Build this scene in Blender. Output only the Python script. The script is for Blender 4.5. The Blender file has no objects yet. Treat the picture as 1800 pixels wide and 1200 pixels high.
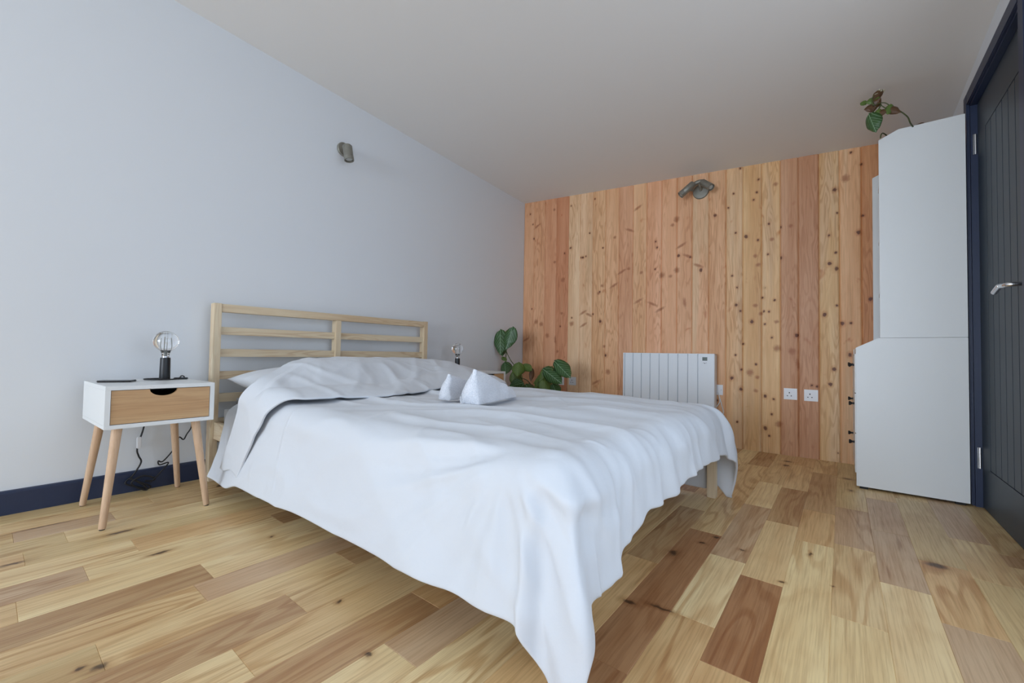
import bpy, bmesh, math, random
from mathutils import Vector, Matrix, noise
import numpy as np
C = bpy.context.scene.collection
S = bpy.context.scene
R = random.Random(7)

# ------------------------------------------------------------------ camera
CAMZ = .70
yaw, pitch, roll, FOC = -.6693, .0284, .0169, 734.85
_fw = Vector((math.sin(yaw)*math.cos(pitch), math.cos(yaw)*math.cos(pitch), math.sin(pitch)))
_r = Vector((math.cos(yaw), -math.sin(yaw), 0)); _u = _r.cross(_fw)
_r2 = _r*math.cos(roll) + _u*math.sin(roll); _u2 = -_r*math.sin(roll) + _u*math.cos(roll)
cd = bpy.data.cameras.new('camera'); cam = bpy.data.objects.new('camera', cd); C.objects.link(cam)
M = Matrix.Identity(4)
for i in range(3):
    M[i][0] = _r2[i]; M[i][1] = _u2[i]; M[i][2] = -_fw[i]
M[2][3] = CAMZ
cam.matrix_world = M
cd.sensor_width = 36; cd.lens = FOC/1800*36; cd.clip_start = .02
S.camera = cam

# ------------------------------------------------------------------ room numbers (metres)
AX = -2.717      # headboard wall
BY = 3.625       # timber wall
CX = .505        # door wall
WY = -5.5       # window wall behind the camera
def ceil_z(x, y): return CAMZ + 1.634 - .0737*x - .0548*y

# ------------------------------------------------------------------ world, light, exposure
w = bpy.data.worlds.new('sky'); S.world = w; w.use_nodes = True
bg = w.node_tree.nodes['Background']; bg.inputs[0].default_value = (.62, .78, 1, 1); bg.inputs[1].default_value = 1.2
def area(name, loc, rot, sx, sy, power, col):
    l = bpy.data.lights.new(name, 'AREA'); l.shape = 'RECTANGLE'; l.size = sx; l.size_y = sy
    l.energy = power; l.color = col
    o = bpy.data.objects.new(name, l); o.location = loc; o.rotation_euler = rot; C.objects.link(o); return o
area('window_daylight', (-1.2, WY+.03, 1.12), (math.radians(90), 0, 0), 2.6, 1.85, 170, (.75, .86, 1.0))
area('side_fill_light', (CX-.015, .80, 1.13), (0, math.radians(90), 0), 1.85, 2.44, 13.5, (.75, .86, 1.0))  # added fill from an unseen side, evens out light on the headboard wall
S.view_settings.view_transform = 'Standard'; S.view_settings.look = 'None'
S.view_settings.gamma = 1; S.view_settings.use_curve_mapping = False
S.view_settings.exposure = 0.04

# ------------------------------------------------------------------ helpers
def srgb(r, g, b):
    f = lambda c: (c/255/12.92) if c/255 <= .04045 else ((c/255+.055)/1.055)**2.4
    return (f(r), f(g), f(b), 1)
class NT:
    def __init__(s, name):
        s.m = bpy.data.materials.new(name); s.m.use_nodes = True; s.t = s.m.node_tree
        s.b = s.t.nodes['Principled BSDF']
    def n(s, typ, ins=None, **kw):
        nd = s.t.nodes.new(typ)
        for k, v in kw.items(): setattr(nd, k, v)
        for k, v in (ins or {}).items():
            if isinstance(v, bpy.types.NodeSocket): s.t.links.new(v, nd.inputs[k])
            else: nd.inputs[k].default_value = v
        return nd
    def link(s, a, b): s.t.links.new(a, s.b.inputs[b])
    def math(s, op, a, b=0., c=0., clamp=False): return s.n('ShaderNodeMath', {0: a, 1: b, 2: c}, operation=op, use_clamp=clamp).outputs[0]
    def mix(s, f, a, b, mode='MIX'):
        nd = s.t.nodes.new('ShaderNodeMix'); nd.data_type = 'RGBA'; nd.blend_type = mode
        for k, v in ((0, f), (6, a), (7, b)):
            if isinstance(v, bpy.types.NodeSocket): s.t.links.new(v, nd.inputs[k])
            else: nd.inputs[k].default_value = v
        return nd.outputs[2]
    def noise(s, vec, scale, det=2, rough=.5, dist=0):
        return s.n('ShaderNodeTexNoise', {'Vector': vec, 'Scale': scale, 'Detail': det, 'Roughness': rough, 'Distortion': dist}).outputs[0]
    def ramp(s, v, lo, hi, a=0., b=1.):
        return s.n('ShaderNodeMapRange', {0: v, 1: lo, 2: hi, 3: a, 4: b}, interpolation_type='SMOOTHSTEP').outputs[0]
    def bump(s, h, strength=.2, dist=.01):
        s.link(s.n('ShaderNodeBump', {'Height': h, 'Strength': strength, 'Distance': dist}).outputs[0], 'Normal')
def plain(name, col, rough=.5, metal=0., nscale=0, bump=0., bdist=.002, var=.04):
    m = NT(name); pos = m.n('ShaderNodeTexCoord').outputs['Object']
    nz = m.noise(pos, nscale or 12, 3)
    dk = tuple(c*(1-var) for c in col[:3])+(1,)
    m.link(m.mix(nz, dk, col), 'Base Color')
    m.b.inputs['Roughness'].default_value = rough; m.b.inputs['Metallic'].default_value = metal
    if bump: m.bump(m.noise(pos, nscale or 60, 4), bump, bdist)
    return m.m

# knots of the oak floor: x, y, radii
KF = [(-0.152, 1.574, 0.009, 0.009), (-0.095, 1.861, 0.005, 0.02), (0.248, 2.045, 0.034, 0.03), (-0.027, 1.648, 0.004, 0.006), (-0.419, 1.7, 0.012, 0.01), (-0.476, 1.548, 0.02, 0.03), (-0.479, 1.163, 0.022, 0.012), (-0.397, 1.191, 0.04, 0.008), (-0.387, 1.789, 0.014, 0.01), (-0.29, 1.735, 0.012, 0.008), (-2.085, 0.08, 0.012, 0.03), (-1.83, 0.397, 0.012, 0.035), (-1.277, 0.181, 0.016, 0.016), (-2.43, 0.171, 0.006, 0.09), (-1.302, 0.155, 0.007, 0.01), (-2.143, 0.345, 0.012, 0.05), (-1.679, 0.69, 0.008, 0.008), (-1.105, 0.638, 0.008, 0.009), (-0.862, 0.575, 0.01, 0.009), (-0.295, 3.405, 0.025, 0.02), (0.018, 3.157, 0.025, 0.02), (0.032, 2.89, 0.012, 0.02)]
# knots of the larch boards: x, z, kind
KW = ((-0.496, 2.053, 'd'), (-0.507, 1.958, 'd'), (-0.53, 1.904, 'd'), (-0.667, 1.983, 'd'), (-0.703, 1.878, 'd'), (-0.385, 1.991, 'r'), (-0.428, 1.701, 'd'), (-0.408, 1.582, 'r'), (-0.434, 1.473, 'd'), (-0.518, 1.469, 'r'), (-0.499, 1.401, 'r'), (-0.65, 1.67, 'd'), (-0.5, 1.59, 'd'), (-0.641, 1.241, 'd'), (-0.675, 1.336, 'd'), (-0.038, 1.867, 'L'), (0.02, 1.934, 'R'), (0.051, 2.103, 'd'), (0.105, 2.009, 'd'), (-0.07, 1.555, 'd'), (-0.034, 1.431, 'd'), (-0.068, 1.36, 'L'), (0.088, 1.551, 'L'), (0.11, 1.66, 'd'), (-0.292, 1.662, 'r'), (-0.619, 2.172, 'd'), (-0.517, 1.093, 'r'), (-0.469, 1.149, 'd'), (-0.392, 1.126, 'd'), (-0.617, 1.056, 'd'), (-0.541, 0.971, 'L'), (-0.482, 1.03, 'r'), (-0.428, 1.044, 'd'), (-0.454, 0.951, 'd'), (-0.38, 0.965, 'r'), (-0.409, 0.85, 'd'), (-0.377, 0.77, 'R'), (-0.256, 0.863, 'L'), (-0.286, 0.75, 'R'), (-0.252, 0.657, 'v'), (-0.597, 0.802, 'd'), (-0.651, 0.717, 'd'), (-0.61, 0.606, 'd'), (-0.676, 0.537, 'L'), (-0.613, 0.458, 'L'), (-0.552, 0.585, 'R'), (-0.505, 0.551, 'r'), (-0.512, 0.649, 'd'), (-0.454, 0.415, 'L'), (-0.398, 0.396, 'd'), (-0.514, 0.45, 'r'), (-0.411, 0.285, 'd'), (-0.365, 0.217, 'R'), (-0.029, 1.065, 'd'), (-0.097, 1.006, 'L'), (0.001, 0.94, 'L'), (0.045, 0.943, 'd'), (0.148, 1.098, 'L'), (0.04, 0.73, 'L'), (-0.046, 0.63, 'L'), (-0.067, 0.525, 'L'), (-0.171, 0.511, 'd'), (-0.141, 0.505, 'd'), (-0.639, 0.202, 'd'), (-0.427, 0.124, 'd'), (-0.78, 0.356, 'd'), (-2.638, 2.204, 'd'), (-2.601, 2.086, 'd'), (-2.331, 2.192, 'r'), (-2.201, 1.72, 'd'), (-2.32, 1.645, 'r'), (-2.218, 1.452, 'R'), (-1.868, 2.204, 'd'), (-1.921, 1.88, 'd'), (-1.99, 1.652, 'd'), (-1.959, 1.657, 'd'), (-2.013, 1.652, 'd'), (-1.779, 1.715, 'd'), (-1.821, 1.285, 'r'), (-1.786, 1.354, 'r'), (-1.66, 1.796, 'r'), (-1.588, 1.466, 'e'), (-1.522, 1.488, 'r'), (-1.405, 1.439, 'r'), (-1.279, 1.698, 'd'), (-1.264, 1.644, 'd'), (-1.281, 1.457, 'd'), (-1.223, 1.396, 'R'), (-1.15, 1.381, 'r'), (-1.097, 1.427, 'R'), (-1.101, 1.861, 'R'), (-1.134, 1.818, 'r'), (-0.989, 1.523, 'd'), (-1.011, 1.537, 'f'), (-1.429, 1.187, 'e'), (-1.306, 1.154, 'f'), (-1.236, 1.1, 'e'), (-1.441, 2.028, 'e'), (-1.515, 1.839, 'f'), (-1.665, 1.346, 'e'), (-1.062, 1.631, 'e'), (-1.032, 1.147, 'v'), (-0.926, 1.446, 'f'), (-2.541, 2.057, 'e'), (-2.599, 1.176, 'd'), (-2.541, 1.037, 'R'), (-2.475, 1.012, 'R'), (-2.398, 0.89, 'R'), (-2.226, 1.113, 'r'), (-2.241, 0.981, 'd'), (-2.271, 0.728, 'r'), (-2.109, 1.063, 'd'), (-2.111, 1.005, 'R'), (-1.983, 1.11, 'e'), (-1.977, 0.989, 'e'), (-1.923, 1.086, 'f'), (-1.877, 1.089, 'd'), (-2.666, 0.852, 'e'), (-2.298, 0.841, 'v'), (-1.716, 0.544, 'R'), (-1.758, 0.78, 'r'), (-1.838, 0.44, 'e'))
def wood_mat(name, axis, base=None, rough=.45, ring=.30, fine=.16, knots=0., sap=False, scale=1., knotcol=(.12, .045, .02, 1), objspace=False, wav=9, knot_s=1., spots=None, field=False):
    """grain along axis; if base is None the colour comes from the boards' own attribute"""
    m = NT(name)
    pos = m.n('ShaderNodeTexCoord').outputs['Object']
    if base is None:
        tone = m.n('ShaderNodeAttribute', attribute_name='tone').outputs['Color']
        seed = m.n('ShaderNodeAttribute', attribute_name='seed').outputs['Color']
        off = m.n('ShaderNodeVectorMath', {0: seed, 1: (37, 37, 37)}, operation='MULTIPLY').outputs[0]
        p = m.n('ShaderNodeVectorMath', {0: pos, 1: off}, operation='ADD').outputs[0]
    else:
        rnd = m.n('ShaderNodeObjectInfo').outputs['Random']
        p = m.n('ShaderNodeVectorMath', {0: pos, 1: m.n('ShaderNodeCombineXYZ', {0: m.math('MULTIPLY', rnd, 31), 1: m.math('MULTIPLY', rnd, 17), 2: m.math('MULTIPLY', rnd, 11)}).outputs[0]}, operation='ADD').outputs[0]
        tone = base
    def stretch(a, b):
        v = [a*scale]*3; v[axis] = b*scale
        return m.n('ShaderNodeVectorMath', {0: p, 1: tuple(v)}, operation='MULTIPLY').outputs[0]
    low = m.noise(stretch(wav, wav*.13), 1, 2, .45, .25)
    bands = m.math('SINE', m.math('MULTIPLY', low, 62))
    bands = m.ramp(bands, -.2, 1)
    mask = m.ramp(m.noise(stretch(3, .8), 1, 1), .35, .65)
    bands = m.math('MULTIPLY', bands, mask)
    fin = m.noise(stretch(190, 5), 1, 3, .6)
    fin = m.ramp(fin, .38, .72)
    tint = m.noise(stretch(14, 1.0), 1, 2)
    c = tone
    if sap:
        acr = m.n('ShaderNodeAttribute', attribute_name='seed').outputs['Alpha']
        # pale sapwood with wavy limits, only on some boards
        sp = m.ramp(m.math('ADD', m.noise(stretch(9, .5), 1, 2, .5, .3), m.math('MULTIPLY', acr, .5)), .62, .80)
        c = m.mix(m.math('MULTIPLY', sp, .8), c, srgb(232, 198, 158))
    c = m.mix(m.math('MULTIPLY', m.ramp(tint, .3, .72), .6 if sap else .45), c, m.mix(1., c, (.78, .62, .48, 1), 'MULTIPLY'))
    c = m.mix(m.math('MULTIPLY', bands, ring), c, m.mix(1., c, (.62, .42, .26, 1), 'MULTIPLY'))
    c = m.mix(m.math('MULTIPLY', fin, fine), c, m.mix(1., c, (.45, .32, .22, 1), 'MULTIPLY'))
    if sap:
        smv = m.noise(stretch(13, 9), 1, 2, .45, .5)
        sm = m.ramp(smv, .68, .80)
        c = m.mix(m.math('MULTIPLY', sm, .7), c, m.mix(1., c, (.72, .40, .25, 1), 'MULTIPLY'))
    if base is None and not sap:
        stk = m.ramp(m.noise(stretch(34, 2.2), 1, 3, .55, .3), .60, .74)
        c = m.mix(m.math('MULTIPLY', stk, .45), c, m.mix(1., c, (.50, .34, .22, 1), 'MULTIPLY'))
        mot = m.ramp(m.noise(stretch(5, 2.4), 1, 3, .6, .4), .42, .70)
        c = m.mix(m.math('MULTIPLY', mot, .35), c, m.mix(1., c, (.70, .54, .40, 1), 'MULTIPLY'))
    if knots > 0:
        if base is None:
            sx = m.n('ShaderNodeSeparateXYZ', {0: p}); 
            v2 = m.n('ShaderNodeCombineXYZ', {0: m.math('MULTIPLY', sx.outputs[0], 5.2/knot_s), 1: m.math('MULTIPLY', sx.outputs[axis], 4.4/knot_s)}).outputs[0]
            v = m.n('ShaderNodeTexVoronoi', {'Vector': v2, 'Scale': 1., 'Randomness': 1.}, feature='F1', voronoi_dimensions='2D')
        else:
            v = m.n('ShaderNodeTexVoronoi', {'Vector': stretch(6.2/knot_s, 2.6/knot_s), 'Scale': 1., 'Randomness': 1.}, feature='F1')
        d = m.math('ADD', v.outputs['Distance'], m.math('MULTIPLY', m.math('SUBTRACT', m.noise(stretch(38, 18), 1, 2), .5), .16))
        sel = m.math('GREATER_THAN', m.n('ShaderNodeSeparateColor', {0: v.outputs['Color']}).outputs[0], 1-knots)
        size = m.math('MULTIPLY_ADD', m.n('ShaderNodeSeparateColor', {0: v.outputs['Color']}).outputs[1], .085, .035)
        k = m.n('ShaderNodeMapRange', {0: d, 1: m.math('MULTIPLY', size, .45), 2: size, 3: 1., 4: 0.}, interpolation_type='SMOOTHSTEP').outputs[0]
        halo = m.n('ShaderNodeMapRange', {0: d, 1: 0., 2: m.math('MULTIPLY', size, 2.6), 3: 1., 4: 0.}, interpolation_type='SMOOTHSTEP').outputs[0]
        c = m.mix(m.math('MULTIPLY', m.math('MULTIPLY', halo, sel), .45), c, m.mix(1., c, (.62, .36, .2, 1), 'MULTIPLY'))
        c = m.mix(m.math('MULTIPLY', m.math('MULTIPLY', k, sel), .85), c, knotcol)
    if spots:
        acc = None
        wob = m.n('ShaderNodeVectorMath', {0: m.n('ShaderNodeTexNoise', {'Vector': pos, 'Scale': 42., 'Detail': 2.}).outputs['Color'], 1: (.018, .026, 0)}, operation='MULTIPLY').outputs[0]
        wp = m.n('ShaderNodeVectorMath', {0: pos, 1: wob}, operation='ADD').outputs[0]
        for x, y, rx, ry in spots:
            x += .009; y += .013
            v = m.n('ShaderNodeVectorMath', {0: wp, 1: (1/rx, 1/ry, 0), 2: (-x/rx, -y/ry, 0)}, operation='MULTIPLY_ADD').outputs[0]
            d = m.n('ShaderNodeVectorMath', {0: v}, operation='LENGTH').outputs['Value']
            acc = d if acc is None else m.math('MINIMUM', acc, d)
        c = m.mix(m.ramp(acc, .5, 2.6, .55, 0.), c, m.mix(1., c, (.58, .40, .26, 1), 'MULTIPLY'))
        c = m.mix(m.ramp(acc, .3, 1.1, .85, 0.), c, knotcol)
    if field:
        wob = m.math('MULTIPLY', m.math('SUBTRACT', m.noise(pos, 55, 3), .5), .42)
        kn_ = m.math('ADD', m.n('ShaderNodeAttribute', attribute_name='knot').outputs['Fac'], wob)
        sm_ = m.math('ADD', m.n('ShaderNodeAttribute', attribute_name='smear').outputs['Fac'], wob)
        c = m.mix(m.ramp(kn_, .15, .7, 0., .45), c, m.mix(1., c, (.66, .40, .24, 1), 'MULTIPLY'))
        c = m.mix(m.ramp(sm_, .32, .85, 0., .68), c, srgb(160, 96, 60))
        c = m.mix(m.ramp(kn_, .60, .80, 0., .9), c, knotcol)
    m.link(c, 'Base Color')
    m.link(m.math('MULTIPLY_ADD', fin, .12, rough), 'Roughness')
    m.bump(fin, .12, .0006)
    return m.m

def nbox(x0, x1, y0, y1, z0, z1, bm=None, bev=0.):
    bm = bm or bmesh.new()
    vs = [bm.verts.new((x, y, z)) for x in (x0, x1) for y in (y0, y1) for z in (z0, z1)]
    fs = [(0, 1, 3, 2), (4, 6, 7, 5), (0, 4, 5, 1), (2, 3, 7, 6), (0, 2, 6, 4), (1, 5, 7, 3)]
    fl = [bm.faces.new([vs[i] for i in f]) for f in fs]
    if bev:
        es = list({e for f in fl for e in f.edges})
        bmesh.ops.bevel(bm, geom=es, offset=bev, segments=2, affect='EDGES', clamp_overlap=True)
    return bm
def prism(poly, y0, y1, bm=None, bev=0.):
    """poly in x,z extruded along y"""
    bm = bm or bmesh.new()
    a = [bm.verts.new((x, y0, z)) for x, z in poly]; b = [bm.verts.new((x, y1, z)) for x, z in poly]
    n = len(poly); fl = [bm.faces.new(a), bm.faces.new(b[::-1])]
    for i in range(n): fl.append(bm.faces.new([a[i], b[i], b[(i+1) % n], a[(i+1) % n]]))
    bmesh.ops.recalc_face_normals(bm, faces=fl)
    if bev:
        es = list({e for f in fl for e in f.edges})
        bmesh.ops.bevel(bm, geom=es, offset=bev, segments=2, affect='EDGES')
    return bm
def smooth_path(pts, n=6):
    pts = [Vector(p) for p in pts]; out = []
    for i in range(len(pts)-1):
        p0 = pts[max(i-1, 0)]; p1 = pts[i]; p2 = pts[i+1]; p3 = pts[min(i+2, len(pts)-1)]
        for k in range(n):
            t = k/n
            out.append(.5*((2*p1)+(p2-p0)*t+(2*p0-5*p1+4*p2-p3)*t*t+(-p0+3*p1-3*p2+p3)*t**3))
    out.append(pts[-1]); return out
def tube(pts, rad, bm=None, seg=8, n=6, r1=None):
    bm = bm or bmesh.new(); P = smooth_path(pts, n) if n else [Vector(p) for p in pts]
    up = Vector((.13, .21, .97)); rings = []
    for i, p in enumerate(P):
        d = (P[min(i+1, len(P)-1)]-P[max(i-1, 0)]).normalized()
        s = d.cross(up)
        if s.length < .05: s = d.cross(Vector((1, 0, 0)))
        s.normalize(); t = d.cross(s); up = -t if (-t).dot(up) > 0 else t
        rr = rad if r1 is None else rad+(r1-rad)*i/(len(P)-1)
        rings.append([bm.verts.new(p+s*math.cos(a)*rr+t*math.sin(a)*rr) for a in [2*math.pi*k/seg for k in range(seg)]])
    fl = []
    for a, b in zip(rings, rings[1:]):
        for k in range(seg): fl.append(bm.faces.new([a[k], a[(k+1) % seg], b[(k+1) % seg], b[k]]))
    fl.append(bm.faces.new(rings[0][::-1])); fl.append(bm.faces.new(rings[-1]))
    bmesh.ops.recalc_face_normals(bm, faces=fl)
    return bm
def lathe(prof, origin=(0, 0, 0), axis=(0, 0, 1), seg=32, bm=None):
    """prof: list of (radius, height); closed at both ends if radius 0"""
    bm = bm or bmesh.new(); ax = Vector(axis).normalized(); q = Vector((0, 0, 1)).rotation_difference(ax); o = Vector(origin)
    rings = []; fl = []
    for r, h in prof:
        if r < 1e-6: rings.append([bm.verts.new(o+q @ Vector((0, 0, h)))])
        else: rings.append([bm.verts.new(o+q @ Vector((r*math.cos(2*math.pi*k/seg), r*math.sin(2*math.pi*k/seg), h))) for k in range(seg)])
    for a, b in zip(rings, rings[1:]):
        for k in range(seg):
            k2 = (k+1) % seg
            if len(a) == 1 and len(b) == 1: continue
            if len(a) == 1: fl.append(bm.faces.new([a[0], b[k2], b[k]]))
            elif len(b) == 1: fl.append(bm.faces.new([a[k], a[k2], b[0]]))
            else: fl.append(bm.faces.new([a[k], a[k2], b[k2], b[k]]))
    bmesh.ops.recalc_face_normals(bm, faces=fl)
    return bm
def obj(name, bm, mat, parent=None, smooth=False, label=None):
    me = bpy.data.meshes.new(name)
    if parent is not None: bmesh.ops.translate(bm, verts=bm.verts, vec=-Vector(parent.get('_o', (0, 0, 0))))
    bm.to_mesh(me); bm.free(); me.materials.append(mat)
    if smooth: me.polygons.foreach_set('use_smooth', [True]*len(me.polygons))
    o = bpy.data.objects.new(name, me); C.objects.link(o)
    if parent is not None:
        o.parent = parent; o['_o'] = tuple(parent.get('_o', (0, 0, 0)))
    if label: o['label'] = label
    return o
def autosmooth(o, ang=40):
    me = o.data; me.polygons.foreach_set('use_smooth', [True]*len(me.polygons))
    me.set_sharp_from_angle(angle=math.radians(ang)); return o
def thing(name, label, cat, loc=(0, 0, 0), group=None):
    o = bpy.data.objects.new(name, None); C.objects.link(o); o.location = loc; o['_o'] = tuple(loc)
    o.empty_display_size = .1
    tag(o, label, cat, group); return o
def tag(o, label, cat, group=None):
    o['label'] = label; o['category'] = cat
    if group: o['group'] = group
    return o
def struct(name, bm, mat, smooth=False):
    o = obj(name, bm, mat, None, smooth); o['kind'] = 'structure'; return o
def lerp(a, b, t): return a+(b-a)*t
def interp(x, tab):
    return float(np.interp(x, [t[0] for t in tab], [t[1] for t in tab]))
def sst(a, b, x):
    t = min(1, max(0, (x-a)/(b-a))); return t*t*(3-2*t)

# ------------------------------------------------------------------ materials
M_wall = plain('wall_paint', (.765, .795, .83, 1), .85, nscale=3, var=.015)
M_ceil = plain('ceiling_paint', (.86, .845, .82, 1), .9, nscale=3, var=.015)
M_navy = plain('navy_gloss_paint', (.016, .028, .072, 1), .42, nscale=40, var=.1)
M_door = plain('charcoal_blue_door_paint', (.026, .040, .056, 1), .45, nscale=30, var=.1)
M_white = plain('white_board', (.80, .82, .82, 1), .38, nscale=5, var=.01)
M_plastic = plain('white_plastic', (.82, .83, .86, 1), .3, var=.01)
M_rad = plain('white_enamel', (.80, .84, .88, 1), .35, var=.01)
M_black = plain('black_metal', (.012, .013, .016, 1), .38, var=.2)
M_cable = plain('black_cable', (.008, .008, .009, 1), .5)
M_wcable = plain('white_cable', (.78, .78, .76, 1), .4)
M_chrome = plain('brushed_steel', (.72, .73, .75, 1), .22, 1.)
M_pewter = plain('aged_pewter', (.33, .32, .275, 1), .48, .55, nscale=40, var=.35)
M_dark = plain('dark_socket_hole', (.01, .01, .01, 1), .7)
M_lens = plain('lamp_lens', (.5, .52, .5, 1), .15)
M_screen = plain('grey_green_display', (.055, .085, .075, 1), .2)
M_glass = NT('clear_glass'); M_glass.b.inputs['Base Color'].default_value = (1, 1, 1, 1); M_glass.b.inputs['Roughness'].default_value = .01
M_glass.b.inputs['Transmission Weight'].default_value = 1; M_glass.b.inputs['IOR'].default_value = 1.45; M_glass = M_glass.m
M_phone = plain('phone_glass', (.01, .01, .012, 1), .12)
M_pot = plain('terracotta', (.42, .17, .09, 1), .8, nscale=30, var=.2)
M_soil = plain('potting_soil', (.03, .02, .014, 1), .95, nscale=80, bump=.6, var=.5)
M_stem = plain('plant_stem', (.075, .10, .03, 1), .55, nscale=60, var=.3)
M_pine = wood_mat('pale_pine', 1, srgb(230, 214, 184), .5, ring=.36, fine=.12, knots=.10, scale=.9, knotcol=srgb(150, 95, 50), wav=14)
M_pinev = wood_mat('pale_pine_upright', 2, srgb(230, 214, 184), .5, ring=.3, fine=.12, knots=.08, scale=.9, knotcol=srgb(150, 95, 50), wav=16)
M_ash = wood_mat('ash_drawer_veneer', 1, srgb(206, 170, 126), .45, ring=.45, fine=.25, scale=1., wav=14)
M_beech = wood_mat('pale_beech', 2, srgb(220, 190, 160), .5, ring=.12, fine=.22, wav=10)
M_floor = wood_mat('oak_floor_planks', 1, None, .36, ring=.55, fine=.34, knots=.05, wav=8, knotcol=srgb(62, 42, 28), knot_s=1.3, spots=KF)
M_clad = wood_mat('larch_cladding', 2, None, .5, ring=.42, fine=.22, knots=.10, sap=True, field=True, wav=15, knotcol=srgb(88, 38, 20), knot_s=.72)

def cloth_mat(name, col, bs=.25, fine=900):
    m = NT(name); pos = m.n('ShaderNodeTexCoord').outputs['Object']
    m.link(m.mix(m.noise(pos, 4, 2), tuple(c*.985 for c in col[:3])+(1,), col), 'Base Color')
    m.b.inputs['Roughness'].default_value = .92; m.b.inputs['Sheen Weight'].default_value = .15
    # soft creases: ridged, warped noise
    w1 = m.noise(m.n('ShaderNodeVectorMath', {0: pos, 1: (4.2, 3.2, 2.2)}, operation='MULTIPLY').outputs[0], 1.0, 2, .4, .4)
    rid = m.math('ABSOLUTE', m.math('SUBTRACT', w1, .5))
    rid = m.ramp(rid, 0, .07, 1, 0)
    msk = m.ramp(m.noise(pos, 3.1, 2), .42, .66)
    h = m.math('MULTIPLY', rid, msk)
    h = m.math('MULTIPLY_ADD', m.noise(pos, 38, 4, .6), .25, h)
    m.bump(h, bs, .006)
    return m.m
M_duvet = cloth_mat('white_cotton', (.69, .72, .765, 1), .42)
M_sheet = cloth_mat('white_sheet', (.70, .72, .75, 1), .3)
def terry():
    m = NT('terry_cloth'); pos = m.n('ShaderNodeTexCoord').outputs['Object']
    m.b.inputs['Base Color'].default_value = (.86, .88, .93, 1); m.b.inputs['Roughness'].default_value = 1
    m.b.inputs['Sheen Weight'].default_value = .4
    m.link(m.mix(m.ramp(m.noise(pos, 260, 2), .35, .6), (.74, .77, .84, 1), (.88, .9, .95, 1)), 'Base Color')
    m.bump(m.noise(pos, 330, 2), .9, .004); return m.m
M_terry = terry()
def leaf_mat(name, dark, light, vein, back):
    m = NT(name); uv = m.n('ShaderNodeTexCoord').outputs['UV']
    s = m.n('ShaderNodeSeparateXYZ', {0: uv})
    a = m.math('ABSOLUTE', m.math('SUBTRACT', s.outputs[0], .5))
    v = s.outputs[1]
    # side veins run outward and towards the tip from the midrib
    t = m.math('FRACT', m.math('MULTIPLY', m.math('SUBTRACT', v, m.math('MULTIPLY', a, .9)), 6.5))
    side = m.ramp(m.math('ABSOLUTE', m.math('SUBTRACT', t, .5)), .0, .16, 1, 0)
    mid = m.ramp(a, .0, .03, 1, 0)
    vv = m.math('MAXIMUM', m.math('MULTIPLY', side, .55), mid)
    base = m.mix(m.noise(uv, 5, 2), dark, light)
    c = m.mix(m.math('MULTIPLY', vv, .85), base, vein)
    geo = m.n('ShaderNodeNewGeometry').outputs['Backfacing']
    c = m.mix(geo, c, back)
    m.link(c, 'Base Color'); m.b.inputs['Roughness'].default_value = .38
    m.bump(vv, .4, .002); return m.m
M_leaf = leaf_mat('begonia_leaf', srgb(34, 66, 30), srgb(62, 98, 42), srgb(140, 170, 134), srgb(66, 84, 36))
M_leaf2 = leaf_mat('begonia_leaf_yellow_green', srgb(70, 96, 38), srgb(98, 122, 52), srgb(120, 140, 70), srgb(96, 110, 48))
M_leafr = leaf_mat('begonia_leaf_russet', srgb(78, 46, 28), srgb(96, 68, 34), srgb(112, 84, 54), srgb(92, 44, 32))

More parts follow.
